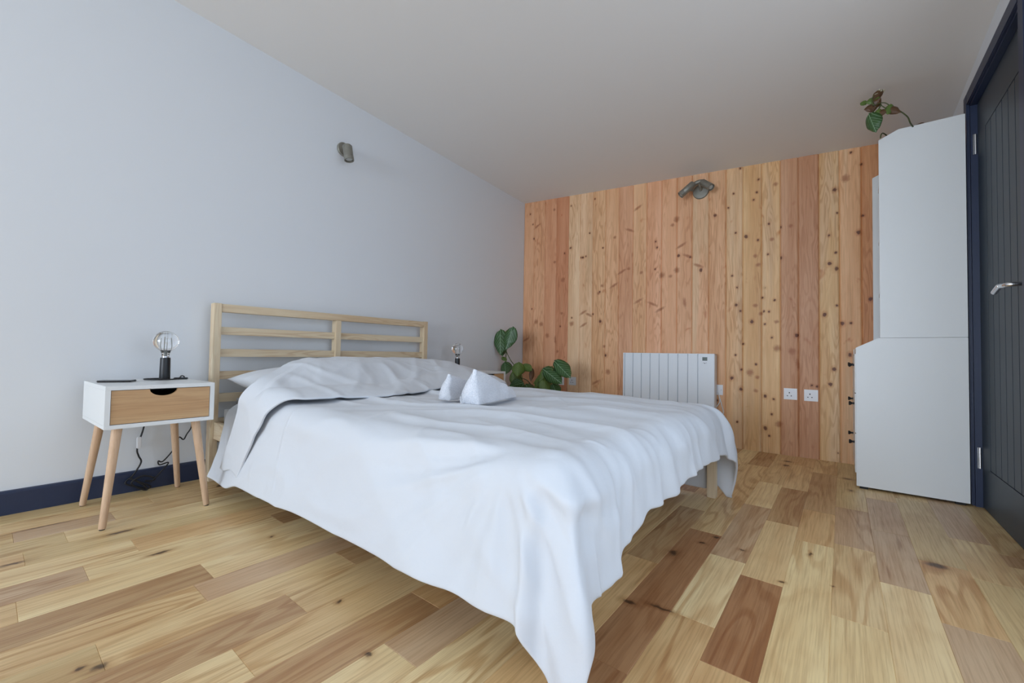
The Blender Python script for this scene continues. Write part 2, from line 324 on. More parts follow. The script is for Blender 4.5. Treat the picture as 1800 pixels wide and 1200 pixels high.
# ------------------------------------------------------------------ structure: floor
PAL = dict(P=(218, 196, 150), Y=(216, 194, 146), T=(206, 180, 134), O=(198, 176, 130), B=(178, 147, 107),
           R=(160, 120, 84), G=(190, 163, 130), W=(204, 172, 124))
EDGES = [-2.83, -2.70, -2.57, -2.436, -2.305, -2.170, -2.038, -1.900, -1.771, -1.638, -1.507, -1.382, -1.254, -1.122, -.990, -.866,
         -.745, -.603, -.492, -.374, -.262, -.147, -.0285, .0888, .205, .3277, .442, .56, .68]
JOIN = {  # column: [(joint y, tone beyond it)...], first tone is before the first joint
 1: ('O', [(.62, 'T'), (1.9, 'P')]),
 2: ('T', [(.5, 'T'), (1.4, 'B')]),
 3: ('O', [(.09, 'G'), (.357, 'T'), (1.2, 'P')]),
 4: ('O', [(.211, 'P'), (1.1, 'T')]),
 5: ('T', [(.106, 'O'), (1.3, 'T')]),
 6: ('P', [(.356, 'W'), (1.5, 'T')]),
 7: ('G', [(.22, 'P'), (.774, 'B'), (1.7, 'T')]),
 8: ('T', [(.078, 'P'), (1.0, 'W')]),
 9: ('B', [(.46, 'P'), (1.3, 'T')]),
 10: ('T', [(.409, 'G'), (1.4, 'P')]),
 11: ('O', [(.187, 'T'), (.78, 'B'), (1.9, 'T')]),
 12: ('B', [(.56, 'T'), (1.2, 'O')]),
 13: ('P', [(.384, 'T'), (.848, 'O'), (1.6, 'B')]),
 14: ('B', [(.797, 'W'), (1.5, 'T')]),
 15: ('P', [(.62, 'G'), (1.35, 'T')]),
 16: ('T', [(.33, 'P'), (1.05, 'T'), (2.3, 'B')]),
 17: ('W', [(1.434, 'B'), (2.055, 'T'), (3.1, 'P')]),
 18: ('R', [(.9, 'R'), (1.815, 'T'), (3.14, 'B')]),
 19: ('W', [(1.195, 'P'), (1.63, 'G'), (2.29, 'P'), (2.755, 'T')]),
 20: ('W', [(1.05, 'R'), (1.54, 'T'), (2.12, 'B'), (2.71, 'T'), (3.34, 'W')]),
 21: ('Y', [(1.975, 'W'), (2.39, 'B'), (3.2, 'T')]),
 22: ('Y', [(1.465, 'T'), (2.03, 'G'), (2.535, 'O')]),
 23: ('P', [(1.78, 'G'), (2.3, 'G'), (2.8, 'T')]),
 24: ('G', [(1.615, 'W'), (2.065, 'O'), (2.9, 'T')]),
 25: ('O', [(2.007, 'P'), (2.40, 'G')]),
 26: ('P', [(1.4, 'T'), (2.2, 'B'), (2.32, 'O')]),
}
def build_boards(name, rects, plane, mat, grv, depth):
    """rects: (a0,a1,b0,b1,tone,sap): a across, b along the grain. plane 'floor' or 'wall'"""
    bm = bmesh.new(); lt = bm.loops.layers.float_color.new('tone'); ls = bm.loops.layers.float_color.new('seed')
    for a0, a1, b0, b1, tone, sap in rects:
        seed = (R.random(), R.random(), R.random(), sap)
        k = 1+R.uniform(-.05, .05); kk = min(k*1.36, .93/max(srgb(*tone)[:3])); col = tuple(c*kk for c in srgb(*tone)[:3])+(1,)
        def P(a, b, d): return (a, b, -d) if plane == 'floor' else (a, BY-(depth-d), b)
        o = [P(a0, b0, depth), P(a1, b0, depth), P(a1, b1, depth), P(a0, b1, depth)]
        gb = grv if plane == 'floor' else 0.
        i = [P(a0+grv, b0+gb, 0), P(a1-grv, b0+gb, 0), P(a1-grv, b1-gb, 0), P(a0+grv, b1-gb, 0)]
        ov = [bm.verts.new(v) for v in o]; iv = [bm.verts.new(v) for v in i]
        fl = [bm.faces.new(iv)]+[bm.faces.new([ov[q], ov[(q+1) % 4], iv[(q+1) % 4], iv[q]]) for q in range(4) if plane == 'floor' or q in (1, 3)]
        for f in fl:
            for l in f.loops: l[lt] = col; l[ls] = seed
    return bm
rects = []
for c in range(len(EDGES)-1):
    first, js = JOIN.get(c, ('T', []))
    ys = [WY]; tn = []
    y = js[0][0] if js else 3.7
    pre = []
    pre.append(y); y -= R.uniform(1.0, 1.6)
    while y-.0 > WY+.3:
        L = R.uniform(.5, 1.1); pre.append(y); y -= L
    pre = pre[::-1] if js else []
    cuts = [WY]+[p for p in pre if p > WY+.3]
    tn = [R.choice('PTTOGBW') for _ in cuts[:-2]]+[first] if len(cuts) > 1 else [first]
    for yy, t in js[1:]: cuts.append(yy)
    tn = tn+[t for _, t in js]
    cuts.append(BY+.02)
    x0, x1 = EDGES[c], EDGES[c+1]
    for k in range(len(cuts)-1):
        t = tn[k] if k < len(tn) else 'T'
        rects.append((x0, x1, cuts[k], cuts[k+1], PAL[t], 0.))
bm = build_boards('floor', rects, 'floor', M_floor, .0011, .0012)
floor = struct('floor', bm, M_floor)
# the slab below the planks belongs to the floor
nb = nbox(-2.9, .75, WY-.15, BY+.2, -.12, -.0013)
slab = obj('subfloor', nb, M_dark, floor)

# ------------------------------------------------------------------ structure: timber wall
ED = [-2.717, -2.582, -2.442, -2.301, -2.159, -2.026, -1.889, -1.754, -1.62, -1.485, -1.359, -1.228, -1.098, -.975, -.847, -.721, -.602,
      -.476, -.357, -.247, -.127, -.013, .102, .215, .33, .44, .56]
TN = [(198, 152, 116), (200, 154, 118), (192, 142, 108), (184, 130, 96), (228, 194, 156), (228, 192, 154), (206, 166, 126), (206, 164, 126), (200, 154, 120),
      (206, 166, 128), (204, 158, 124), (202, 156, 120), (208, 164, 128), (212, 170, 134), (204, 162, 124), (212, 176, 134), (200, 164, 118), (204, 170, 126),
      (180, 138, 106), (184, 140, 108), (204, 170, 124), (202, 160, 120), (182, 130, 88), (190, 140, 100), (196, 150, 110), (196, 150, 110)]
SP = [-.2, -.2, -.2, .12, .1, .1, 0, 0, -.2, -.1, -.2, -.2, 0, .3, 0, .35, .3, .3, -.3, -.1, .35, .15, -.2, 0, 0, 0]
def timber_wall():
    V = []; F = []; T_ = []; S_ = []; base = 0; NZ = 400; grv = .005; dep = .009
    for i in range(len(TN)):
        a0, a1 = ED[i], ED[i+1]; nc = max(4, int((a1-a0-2*grv)/.006))
        xs = [a0]+[a0+grv+(a1-a0-2*grv)*k/nc for k in range(nc+1)]+[a1]; ys = [BY]+[BY-dep]*(nc+1)+[BY]
        k_ = 1+R.uniform(-.05, .05); kk = min(k_*1.45, .93/max(srgb(*TN[i])[:3])); col = [c*kk for c in srgb(*TN[i])[:3]]+[1]; sd = [R.random(), R.random(), R.random(), SP[i]]
        n = len(xs); t = np.linspace(0, 1, NZ+1)
        X = np.repeat(np.array(xs)[None], NZ+1, 0); Y = np.repeat(np.array(ys)[None], NZ+1, 0)
        top = np.array([ceil_z(x, BY)+.01 for x in xs]); Z = t[:, None]*top[None]
        V.append(np.stack([X, Y, Z], -1).reshape(-1, 3))
        idx = np.arange((NZ+1)*n).reshape(NZ+1, n)+base
        F.append(np.stack([idx[:-1, :-1], idx[:-1, 1:], idx[1:, 1:], idx[1:, :-1]], -1).reshape(-1, 4))
        T_.append(np.tile(col, ((NZ+1)*n, 1))); S_.append(np.tile(sd, ((NZ+1)*n, 1))); base += (NZ+1)*n
    V = np.concatenate(V); F = np.concatenate(F); T_ = np.concatenate(T_); S_ = np.concatenate(S_)
    kn = np.zeros(len(V)); sm = np.zeros(len(V))
    par = dict(d=(.0085, .0095, 0, 1), L=(.0125, .015, 0, 1), r=(.012, .011, 0, 0), R=(.018, .019, 0, 0), e=(.034, .009, .5, 0), f=(.032, .009, -.45, 0), v=(.010, .034, .1, 0))
    for x, z, kd in KW:
        rx, rz, an, dark = par[kd]
        dx_ = V[:, 0]-x; dz_ = V[:, 2]-z; ca, sa = math.cos(an), math.sin(an)
        d = np.sqrt(((dx_*ca+dz_*sa)/rx)**2+((-dx_*sa+dz_*ca)/rz)**2)
        f = np.clip(1-d/2.8, 0, 1)
        if dark: kn = np.maximum(kn, f)
        else: sm = np.maximum(sm, f); kn = np.maximum(kn, f*.5)
    me = bpy.data.meshes.new('wall_back')
    me.vertices.add(len(V)); me.vertices.foreach_set('co', V.ravel())
    me.loops.add(len(F)*4); me.loops.foreach_set('vertex_index', F.ravel().astype(np.int32))
    me.polygons.add(len(F)); me.polygons.foreach_set('loop_start', np.arange(0, len(F)*4, 4, dtype=np.int32))
    me.update(calc_edges=True)
    for nm, ar, ty in (('tone', T_, 'FLOAT_COLOR'), ('seed', S_, 'FLOAT_COLOR')):
        at = me.attributes.new(nm, ty, 'POINT'); at.data.foreach_set('color', ar.astype(np.float32).ravel())
    for nm, ar in (('knot', kn), ('smear', sm)):
        at = me.attributes.new(nm, 'FLOAT', 'POINT'); at.data.foreach_set('value', ar.astype(np.float32))
    me.materials.append(M_clad)
    o = bpy.data.objects.new('wall_back', me); C.objects.link(o); o['kind'] = 'structure'
    return o
wb = timber_wall()
obj('wall_core', nbox(-2.9, .75, BY+.0005, BY+.12, -.1, 2.6), M_wall, wb)

# ------------------------------------------------------------------ plaster walls, ceiling
struct('wall_left', nbox(AX-.12, AX, WY-.12, BY+.1, -.1, 2.75), M_wall)
# ceiling slab, slightly sloping
bm = bmesh.new()
lo = [bm.verts.new((x, y, ceil_z(x, y))) for x, y in ((-2.9, WY-.2), (.75, WY-.2), (.75, BY+.2), (-2.9, BY+.2))]
hi = [bm.verts.new(v.co+Vector((0, 0, .12))) for v in lo]
bm.faces.new(lo[::-1]); bm.faces.new(hi)
for i in range(4): bm.faces.new([lo[i], lo[(i+1) % 4], hi[(i+1) % 4], hi[i]])
struct('ceiling', bm, M_ceil)
# right wall around the door opening
DY0, DY1, DZ = 2.225, 3.005, 1.975     # opening between the jambs
bm = nbox(CX, CX+.14, DY1+.012, BY+.1, -.1, 2.75)
VY0, VY1, VZ0, VZ1 = -.45, 2.05, .18, 2.08  # opening for the added side window, out of view
nbox(CX, CX+.14, VY1, DY0-.012, -.1, 2.75, bm); nbox(CX, CX+.14, WY-.12, VY0, -.1, 2.75, bm)
nbox(CX, CX+.14, VY0, VY1, VZ1, 2.75, bm); nbox(CX, CX+.14, VY0, VY1, -.1, VZ0, bm)
nbox(CX, CX+.14, DY0-.012, DY1+.012, DZ+.012, 2.75, bm)
struct('wall_right', bm, M_wall)
# window wall behind the camera
WX0, WX1, WZ0, WZ1 = -2.5, .12, .18, 2.08
bm = nbox(-2.9, WX0, WY-.14, WY, -.1, 2.9)
nbox(WX1, .75, WY-.14, WY, -.1, 2.9, bm); nbox(WX0, WX1, WY-.14, WY, WZ1, 2.9, bm); nbox(WX0, WX1, WY-.14, WY, -.1, WZ0, bm)
struct('wall_front', bm, M_wall)
bm = bmesh.new()
for a in (WX0, WX0+.87, WX0+1.74, WX1-.06): nbox(a, a+.06, WY-.11, WY-.04, WZ0, WZ1, bm)
nbox(WX0, WX1, WY-.11, WY-.04, WZ0, WZ0+.06, bm); nbox(WX0, WX1, WY-.11, WY-.04, WZ1-.06, WZ1, bm)
win = struct('window_1', bm, M_navy)
obj('pane', nbox(WX0+.05, WX1-.05, WY-.08, WY-.072, WZ0+.05, WZ1-.05), M_glass, win)
bm = bmesh.new()
for a in (VY0, VY0+.813, VY0+1.627, VY1-.06): nbox(CX+.03, CX+.10, a, a+.06, VZ0, VZ1, bm)
nbox(CX+.03, CX+.10, VY0, VY1, VZ0, VZ0+.06, bm); nbox(CX+.03, CX+.10, VY0, VY1, VZ1-.06, VZ1, bm)
win = struct('added_window_2', bm, M_navy)  # unseen window added on the door wall to go with the side fill
obj('pane', nbox(CX+.062, CX+.07, VY0+.05, VY1-.05, VZ0+.05, VZ1-.05), M_glass, win)
# baseboards
bm = prism([(AX, 0), (AX+.018, 0), (AX+.018, .088), (AX+.012, .096), (AX, .098)], WY+.001, BY-.001)
struct('baseboard_left', bm, M_navy)
struct('baseboard_right', prism([(CX, 0), (CX, .098), (CX-.014, .096), (CX-.018, .088), (CX-.018, 0)], WY+.001, DY0-.07), M_navy)

# ------------------------------------------------------------------ door and its trim
bm = bmesh.new()   # architrave and jamb lining: one painted frame
AW = .058; FT = .012
for y0, y1, z0, z1 in ((DY1-.002, DY1+AW, 0, DZ+AW), (DY0-AW, DY0+.002, 0, DZ+AW), (DY0+.002, DY1-.002, DZ-.002, DZ+AW)):
    nbox(CX-.016, CX-.001, y0, y1, z0, z1, bm, bev=.004)
for y0, y1, z0, z1 in ((DY1-.012, DY1+.012, 0, DZ+.01), (DY0-.012, DY0+.012, 0, DZ+.01), (DY0, DY1, DZ-.012, DZ+.012)):
    nbox(CX-.004, CX+.135, y0, y1, z0, z1, bm)
struct('trim_1', bm, M_navy)
door = bpy.data.objects.new('door_1', None); C.objects.link(door); door['kind'] = 'structure'; door['_o'] = (0, 0, 0)
dx = CX+.020
ly0, ly1, lz0, lz1 = DY0+.014, DY1-.014, .004, DZ-.014
# leaf front face modelled with a sunk boarded field
bm = nbox(dx+.006, dx+.040, ly0, ly1, lz0, lz1)
py0, py1, pz0, pz1 = ly0+.115, ly1-.135, .20, lz1-.165
for y0, y1, z0, z1 in ((ly0, py0, lz0, lz1), (py1, ly1, lz0, lz1), (py0, py1, lz0, pz0), (py0, py1, pz1, lz1)):
    nbox(dx, dx+.0062, y0, y1, z0, z1, bm)
nb_ = 6
for k in range(nb_):
    a = lerp(py0, py1, k/nb_)+.0035; b = lerp(py0, py1, (k+1)/nb_)-.0035
    nbox(dx+.001, dx+.0062, a, b, pz0+.003, pz1-.003, bm)
leaf = obj('door_leaf', bm, M_door, door)
for z in (.235, 1.765):
    h = lathe([(0, 0), (.006, 0), (.006, .10), (0, .10)], (CX+.012, DY1-.013, z-.05), seg=12)
    nbox(CX+.003, CX+.012, DY1-.0165, DY1-.0125, z-.05, z+.05, h)
    obj('hinge', h, M_chrome, door, label='steel butt hinge')
hy, hz = 2.315, .982
hd = lathe([(0, 0), (.026, 0), (.026, .006), (.023, .009), (0, .009)], (dx, hy, hz), (-1, 0, 0), 28)
tube([(dx-.004, hy, hz), (dx-.045, hy, hz), (dx-.052, hy+.010, hz), (dx-.054, hy+.03, hz), (dx-.054, hy+.075, hz+.004)], .0085, hd, 12)
tube([(dx-.054, hy+.07, hz+.004), (dx-.056, hy+.085, hz+.003), (dx-.058, hy+.135, hz-.012)], .0095, hd, 12)
autosmooth(obj('door_handle', hd, M_chrome, door, label='steel lever handle on a round rose'))

# ------------------------------------------------------------------ bed frame
bed = thing('bed_frame', 'pale pine double bed frame with a ladder headboard against the white wall', 'bed', (-1.58, 1.48, 0))
PX0, PX1 = -2.668, -2.612
for y in (.754, 2.175):
    obj('headboard_post', nbox(PX0, PX1, y, y+.035, 0, .942, bev=.0015), M_pinev, bed)
obj('middle_post', nbox(PX0, PX1, 1.437, 1.472, .20, .8965, bev=.0015), M_pinev, bed)
RX0, RX1 = -2.660, -2.640
obj('top_rail', nbox(RX0, RX1+.024, .7895, 2.1745, .897, .940, bev=.0015), M_pine, bed)
for z0, z1 in ((.775, .817), (.655, .698), (.534, .577), (.411, .457)):
    for y0, y1 in ((.7895, 1.4365), (1.4725, 2.1745)):
        obj('headboard_rail', nbox(RX0, RX1+.008, y0, y1, z0, z1, bev=.0015), M_pine, bed)
obj('head_board', nbox(RX0, RX1+.02, .7895, 2.1745, .20, .325, bev=.0015), M_pine, bed)
M_pinex = wood_mat('pale_pine_long', 0, srgb(230, 214, 184), .5, ring=.36, fine=.12, knots=.10, scale=.9, knotcol=srgb(150, 95, 50), wav=14)
for y in (.770, 2.215): obj('side_rail', nbox(-2.611, -.5605, y, y+.022, .222, .31, bev=.0015), M_pinex, bed)
obj('foot_rail', nbox(-.560, -.536, .7925, 2.2145, .222, .31, bev=.0015), M_pine, bed)
for y in (.812, 2.262):
    obj('leg', nbox(-.535, -.495, y-.0, y+.042, 0, .2215, bev=.002), M_pinev, bed)
for k in range(14):
    x = -2.52+k*.147
    obj('slat', nbox(x, x+.07, .7925, 2.2145, .225, .24), M_pine, bed)

# ------------------------------------------------------------------ soft things
def cushion(cx, cy, cz, lx, ly, h, seed, tilt=0., nx=36, ny=48):
    bm = bmesh.new(); top = []; bot = []
    rx = lx/2; ry = ly/2
    for s, store in ((1, top), (-1, bot)):
        for i in range(nx+1):
            row = []
            for j in range(ny+1):
                u = -1+2*i/nx; v = -1+2*j/ny
                e = max(0, (1-abs(u)**2.6))**.55*max(0, (1-abs(v)**2.6))**.55
                pin = 1-.07*(1-abs(v)**2)*abs(u)**4 ; pin2 = 1-.06*(1-abs(u)**2)*abs(v)**4
                x = u*rx*pin; y = v*ry*pin2
                z = s*h/2*e*(1 if s > 0 else .75)
                z += s*.006*noise.noise(Vector((x*9+seed, y*9, s)))*e
                p = Vector((x, y, z)); p = Matrix.Rotation(tilt, 3, 'Y') @ p
                row.append(bm.verts.new(p+Vector((cx, cy, cz))))
            store.append(row)
    fl = []
    for st in (top, bot):
        for i in range(nx):
            for j in range(ny): fl.append(bm.faces.new([st[i][j], st[i+1][j], st[i+1][j+1], st[i][j+1]]))
    bmesh.ops.remove_doubles(bm, verts=bm.verts, dist=.0004)
    bmesh.ops.recalc_face_normals(bm, faces=bm.faces)
    return bm
# mattress with a fitted sheet
bm = nbox(-2.606, -.575, .797, 2.19, .242, .435)
es = list(bm.edges); bmesh.ops.bevel(bm, geom=es, offset=.055, segments=6, affect='EDGES')
tag(obj('mattress', bm, M_sheet, None, True), 'white mattress in a fitted sheet, its corner showing below the pillow', 'mattress')
for k, (yc, lab) in enumerate(((1.16, 'white pillow with its pointed corner out towards the left nightstand'), (1.88, 'white pillow under the duvet on the side of the far nightstand'))):
    tag(obj('pillow', cushion(-2.375, yc, .518, .40, .70, .165, 3+k*5, tilt=.10), M_sheet, None, True), lab, 'pillow', 'pillows at the headboard')

XF, YN, YF = -.562, .860, 2.185
def fold(p, a): return noise.noise(Vector(p))*a
def out_drop(d, Rr=.075, flare=.16):
    arc = Rr*math.pi/2
    if d <= 0: return 0., 0.
    if d < arc:
        t = d/Rr; return Rr*math.sin(t), Rr*(1-math.cos(t))
    e = d-arc; ln = math.sqrt(1+flare*flare)
    return Rr+flare*e/ln, Rr+e/ln
def rid(p): 
    n = noise.noise(Vector(p)); return 1-min(1, abs(n)*3.2)
def duvet_pt(u, v, lift=0., flap=False):
    """u: distance along x on the flat cloth, v: along y"""
    a = max(0., u-XF); b = max(0., YN-v); c = max(0., v-YF)
    x = min(u, XF); y = min(max(v, YN), YF)
    # puffy top: long soft channels running down the bed
    inx = sst(0, .35, XF-u); iny = sst(0, .25, min(v-YN, YF-v))
    z = .468+.016*inx*(.4+.6*iny)
    ch = .015*(rid((u*1.0+3, v*4.6+.4*math.sin(u*3), 1.7))-.4)+.008*noise.noise(Vector((u*2.5, v*4.5, 5)))
    z -= .034*sst(-2.06, -2.2, x)
    z += ch*sst(-.1, .2, min(v-YN, YF-v)+.1)*(1 if u < XF else 0.6)
    if a == 0 and b == 0 and c == 0:
        return Vector((x, y, z+lift))
    s = b if b > 0 else c; sg = -1 if b > 0 else 1
    r = math.hypot(a, s); th = math.atan2(a, s)
    foot = th/(math.pi/2)                                # 0 along a long side, 1 at the foot
    fl = lerp(.20, .24, sst(.3, 1, foot)) if sg < 0 else lerp(.16, .20, foot)
    rad = lerp(.11, .117, foot) if sg < 0 else lerp(.065, .117, foot)
    crn = math.sin(foot*math.pi)
    if sg > 0: rad = rad+.085*sst(.1, .8, crn); fl = lerp(fl, .05, crn)
    o, dr = out_drop(r, rad, fl)
    hang = sst(.03, .38, r)
    # hanging folds
    if sg < 0:
        side = 1-sst(.0, .6, foot)
        o += side*hang*(.012*noise.noise(Vector((x*2.1, r*1.2, 2)))+.014*rid((x*2.0+r*1.6, .3, 4))*.5)
    ft = sst(.4, 1, foot)
    yy = y
    o += ft*sst(0, .2, r)*(.006*math.sin(yy*31+2.6*math.sin(yy*5.3))+.014*noise.noise(Vector((yy*8, r*2.5, 3)))+.009*(rid((yy*9+r*2, r*1.5, 7))-.4))
    o += crn*hang*((.045*math.cos((foot-.62)*10)+.02) if sg < 0 else .02*math.cos((foot-.5)*12))
    dirx, diry = math.sin(th), sg*math.cos(th)
    p = Vector((x+dirx*o, y+diry*o, z-dr))
    if p.z < .006: 
        ex = .006-p.z; p.z = .006+.002*noise.noise(p*9); p.x += ex*.5*dirx; p.y += ex*.5*diry
    return p + Vector((dirx, diry, 0))*lift
def lin(a, b, n): return [a+(b-a)*i/n for i in range(n+1)]
# hem lengths
def near_len(u): return interp(u, [(-2.5, .43), (-2.2, .436), (-1.9, .441), (-1.4, .426), (-.9, .411), (-.55, .411), (-.42, .43), (-.2, .43)])
def foot_len(v): return interp(v, [(.4, .372), (.86, .372), (.94, .352), (1.02, .318), (1.14, .284), (1.5, .278), (2.0, .278), (2.15, .295), (2.3, .352), (2.6, .352)])
def far_len(u): return interp(u, [(-2.5, .40), (-1, .45), (-.7, .48), (-.2, .47)])
def sheet(nu, nv, fu0, fu1, fn, ff, fun, thick):
    bm = bmesh.new(); rows = []
    for i in range(nu+1):
        row = []
        s = i/nu
        for j in range(nv+1):
            t = j/nv
            # v parameter: spread evenly from near hem to far hem
            um = fu0(1.5)+(fu1(1.5)-fu0(1.5))*s
            n0 = YN-fn(um); n1 = YF+ff(um)
            v = n0+(n1-n0)*t
            u = fu0(v)+(fu1(v)-fu0(v))*s
            row.append(bm.verts.new(fun(u, v)))
        rows.append(row)
    for i in range(nu):
        for j in range(nv): bm.faces.new([rows[i][j], rows[i+1][j], rows[i+1][j+1], rows[i][j+1]])
    return bm
def add_solid(o, th, sub=0):
    md = o.modifiers.new('thickness', 'SOLIDIFY'); md.thickness = th; md.offset = -1; md.use_rim = True
    if sub:
        m2 = o.modifiers.new('smooth', 'SUBSURF'); m2.levels = sub; m2.render_levels = sub
def wrinkle(bm, amt=1.):
    bm.normal_update()
    for v in bm.verts:
        p = v.co
        q = Vector((p.x*3.1+.8*noise.noise(p*2), p.y*6.5, p.z*5))
        w_ = .0036*(rid(q)-.5)
        q2 = Vector((p.x*9+p.y*6, p.y*12-p.x*5, p.z*9))
        w_ += .0007*(rid(q2)-.5)*sst(.45, .7, .5+.6*noise.noise(p*2.3))
        near = sst(1.25, .75, p.y)*sst(.55, .3, p.z)
        # slanting tension folds on the long side
        w_ += near*.009*(rid((p.x*1.5+p.z*2.0, p.z*.7+p.x*.3, 9))-.5)
        # creases fanning out of the near foot corner
        cx_, cz_ = p.x+.62, p.z-.46; an = math.atan2(-cz_, -cx_+.001); rr_ = math.hypot(cx_, cz_)
        fan = sst(.02, .15, rr_)*sst(.62, .25, rr_)*sst(1.0, .8, p.y)
        w_ += fan*.011*(rid((an*2.6, rr_*.7, 12))-.5)
        v.co = v.co+v.normal*w_*amt
duv = thing('duvet', 'large white cotton duvet draped over the bed, corners hanging to the floor', 'duvet', (-1.4, 1.5, .45))
bm = sheet(170, 190, lambda v: -2.42, lambda v: XF+foot_len(v), near_len, far_len, lambda u, v: duvet_pt(u, v), .01)
bmesh.ops.recalc_face_normals(bm, faces=bm.faces)
if sum(f.normal.z for f in bm.faces) < 0: bmesh.ops.reverse_faces(bm, faces=bm.faces)
wrinkle(bm, 1.9)
o = obj('duvet_body', bm, M_duvet, duv, True); add_solid(o, .012, 1)
# folded back top end lying over the pillows
def crease_x(v): return interp(v, [(.3, -1.86), (.80, -1.80), (.9, -1.77), (1.04, -1.74), (1.25, -1.70), (1.43, -1.74), (1.65, -1.79), (2.2, -1.80), (2.7, -1.9)])
def head_x(v): return interp(v, [(.3, -2.04), (.8, -2.08), (.95, -2.25), (1.15, -2.42), (1.35, -2.47), (2.0, -2.47), (2.2, -2.42), (2.7, -2.42)])
def pil(x, y):
    # height of the pillows under the cover
    fx = sst(-1.70, -2.22, x)*(1-.25*sst(-2.38, -2.6, x))
    fy = interp(y, [(.78, .42), (.9, .62), (1.0, .84), (1.12, .97), (1.3, 1.02), (1.45, 1.0), (1.6, 1.0), (1.85, .98), (2.05, .88), (2.2, .6), (2.4, .3)])
    return .165*fx*fy
def flap_pt(u, v):
    b = max(0., YN-v); c = max(0., v-YF)
    x = u; y = min(max(v, YN), YF)
    s = max(b, c); sg = -1 if b > 0 else 1
    o, dr = out_drop(s, .11 if sg < 0 else .075, .13)
    zt = .482+pil(x, y)
    edge = sst(.0, .10, crease_x(v)-u)
    zt += .016*math.sin(math.pi*min(1, max(0, (crease_x(v)-u)/.16)))+.006*noise.noise(Vector((u*6, v*3, 8)))
    hang = sst(.02, .4, s)
    xs = x-(.42 if sg < 0 else .2)*s - (.05*hang if sg < 0 else 0)
    h0 = pil(x, y)
    o += .026+.010*noise.noise(Vector((xs*7, s*2, 1)))*hang
    p = Vector((xs, y+sg*o*(1 if s > 0 else 0), 0))
    if s == 0:
        m_ = min(y-YN, YF-y); p = Vector((xs, y, 0))
        if m_ < .12: p.y += (-1 if y-YN < YF-y else 1)*.026*(1-m_/.12)
    p.z = zt+.012-dr*(1+h0*1.15/.42*.0)-h0*.9*sst(.05, .40, s)
    # pull folds radiating from the crease
    p.z += (1-hang)*.007*(rid((v*5.2+u*4.2, u*2, 3))-.5)*sst(.0, .1, crease_x(v)-u)*sst(.75, .2, (crease_x(v)-u))
    p.z = max(p.z, .02)
    return p
def fn2(u): return .425
bm = sheet(80, 190, head_x, crease_x, lambda u: .425, lambda u: .40, flap_pt, .01)
bmesh.ops.recalc_face_normals(bm, faces=bm.faces)
if sum(f.normal.z for f in bm.faces) < 0: bmesh.ops.reverse_faces(bm, faces=bm.faces)
wrinkle(bm, 1.7)
o = obj('turned_back_top', bm, M_duvet, duv, True); add_solid(o, .010, 1)

# two folded towels
def towel(L, Rr, h0, w0, seed, lab):
    """wedge of folded terry: tall layered end at L, thin end at Rr"""
    L = Vector(L); Rr = Vector(Rr); ax = (Rr-L); ln = ax.length; ax.normalize(); sd = Vector((0, 0, 1)).cross(ax).normalized()
    bm = bmesh.new(); N = 34; K = 56; rings = []
    for i in range(N+1):
        t = i/N; h = h0*(1-.80*t**1.15); wd = w0*(1-.35*t)
        if t > .92: q = (t-.92)/.08; h *= math.sqrt(max(0, 1-q*q*.95)); wd *= math.sqrt(max(0, 1-q*q*.8))
        if t < .06: q = 1-t/.06; h *= (1-.05*q*q); wd *= (1-.10*q*q)
        ring = []
        for k in range(K):
            a = 2*math.pi*k/K
            # triangular section standing on its base, sides slightly full
            q = k/K*3.2
            if q < 1.4: z = q/1.4; sgn = 1
            elif q < 2.8: z = 1-(q-1.4)/1.4; sgn = -1
            else: z = 0; sgn = -1+2*(q-2.8)/.4
            wz = .92*(1-z)**.9+.10*math.sqrt(max(0, 1-z**3))*(1 if z > .02 else .8); wz = wz+.08*math.sin(z*math.pi)
            yy = sgn*wz*wd*.5
            zz = z*h if z < .90 else h*(.90+(z-.90)*.45)
            lay = .5+.5*math.sin(z*26+seed+t*5)
            yy *= 1-.07*lay*(1-t)**2
            lean = -.02*(1-t)*z
            back = -.012*math.sin(z*math.pi)*(1-t)
            p = L+ax*(t*ln+back+.010*z*(1-t)*0-(.020*(1-z))*(1 if t == 0 else (1-t)**6))+sd*(yy+lean)+Vector((0, 0, zz))
            p += Vector((0, 0, .006*noise.noise(p*20)*z))+sd*.009*noise.noise(p*13+Vector((seed, 0, 0)))+ax*.012*noise.noise(p*24)*(1-t)**3
            ring.append(bm.verts.new(p))
        rings.append(ring)
    for a, b in zip(rings, rings[1:]):
        for k in range(K): bm.faces.new([a[k], a[(k+1) % K], b[(k+1) % K], b[k]])
    bm.faces.new(rings[0][::-1]); bm.faces.new(rings[-1])
    bmesh.ops.recalc_face_normals(bm, faces=bm.faces)
    # rolled fold bands on the layered end
    for q, (oy, zz0) in enumerate(((-.30, .92), (.02, .99), (.30, .80))):
        pts = []
        for m_ in range(7):
            f = m_/6; z = f*zz0*h0*.93+.004
            pts.append(L-ax*(.002+.010*math.sin(f*3.1))+sd*(oy*w0*(1-f)**1.1*.9-.02*f)+Vector((0, 0, z)))
        tube(pts, .0115, bm, 12, 5, .008)
    o = obj('towel', bm, M_terry, None, True); return tag(o, lab, 'towel', 'folded towels on the bed')
towel((-1.185, 1.235, .492), (-1.265, 1.62, .492), .148, .092, 0., 'larger white terry towel folded to a peak, lying nearer on the duvet')
towel((-1.385, 1.285, .490), (-1.42, 1.60, .490), .118, .078, 2., 'smaller white terry towel folded to a peak, behind the larger one')

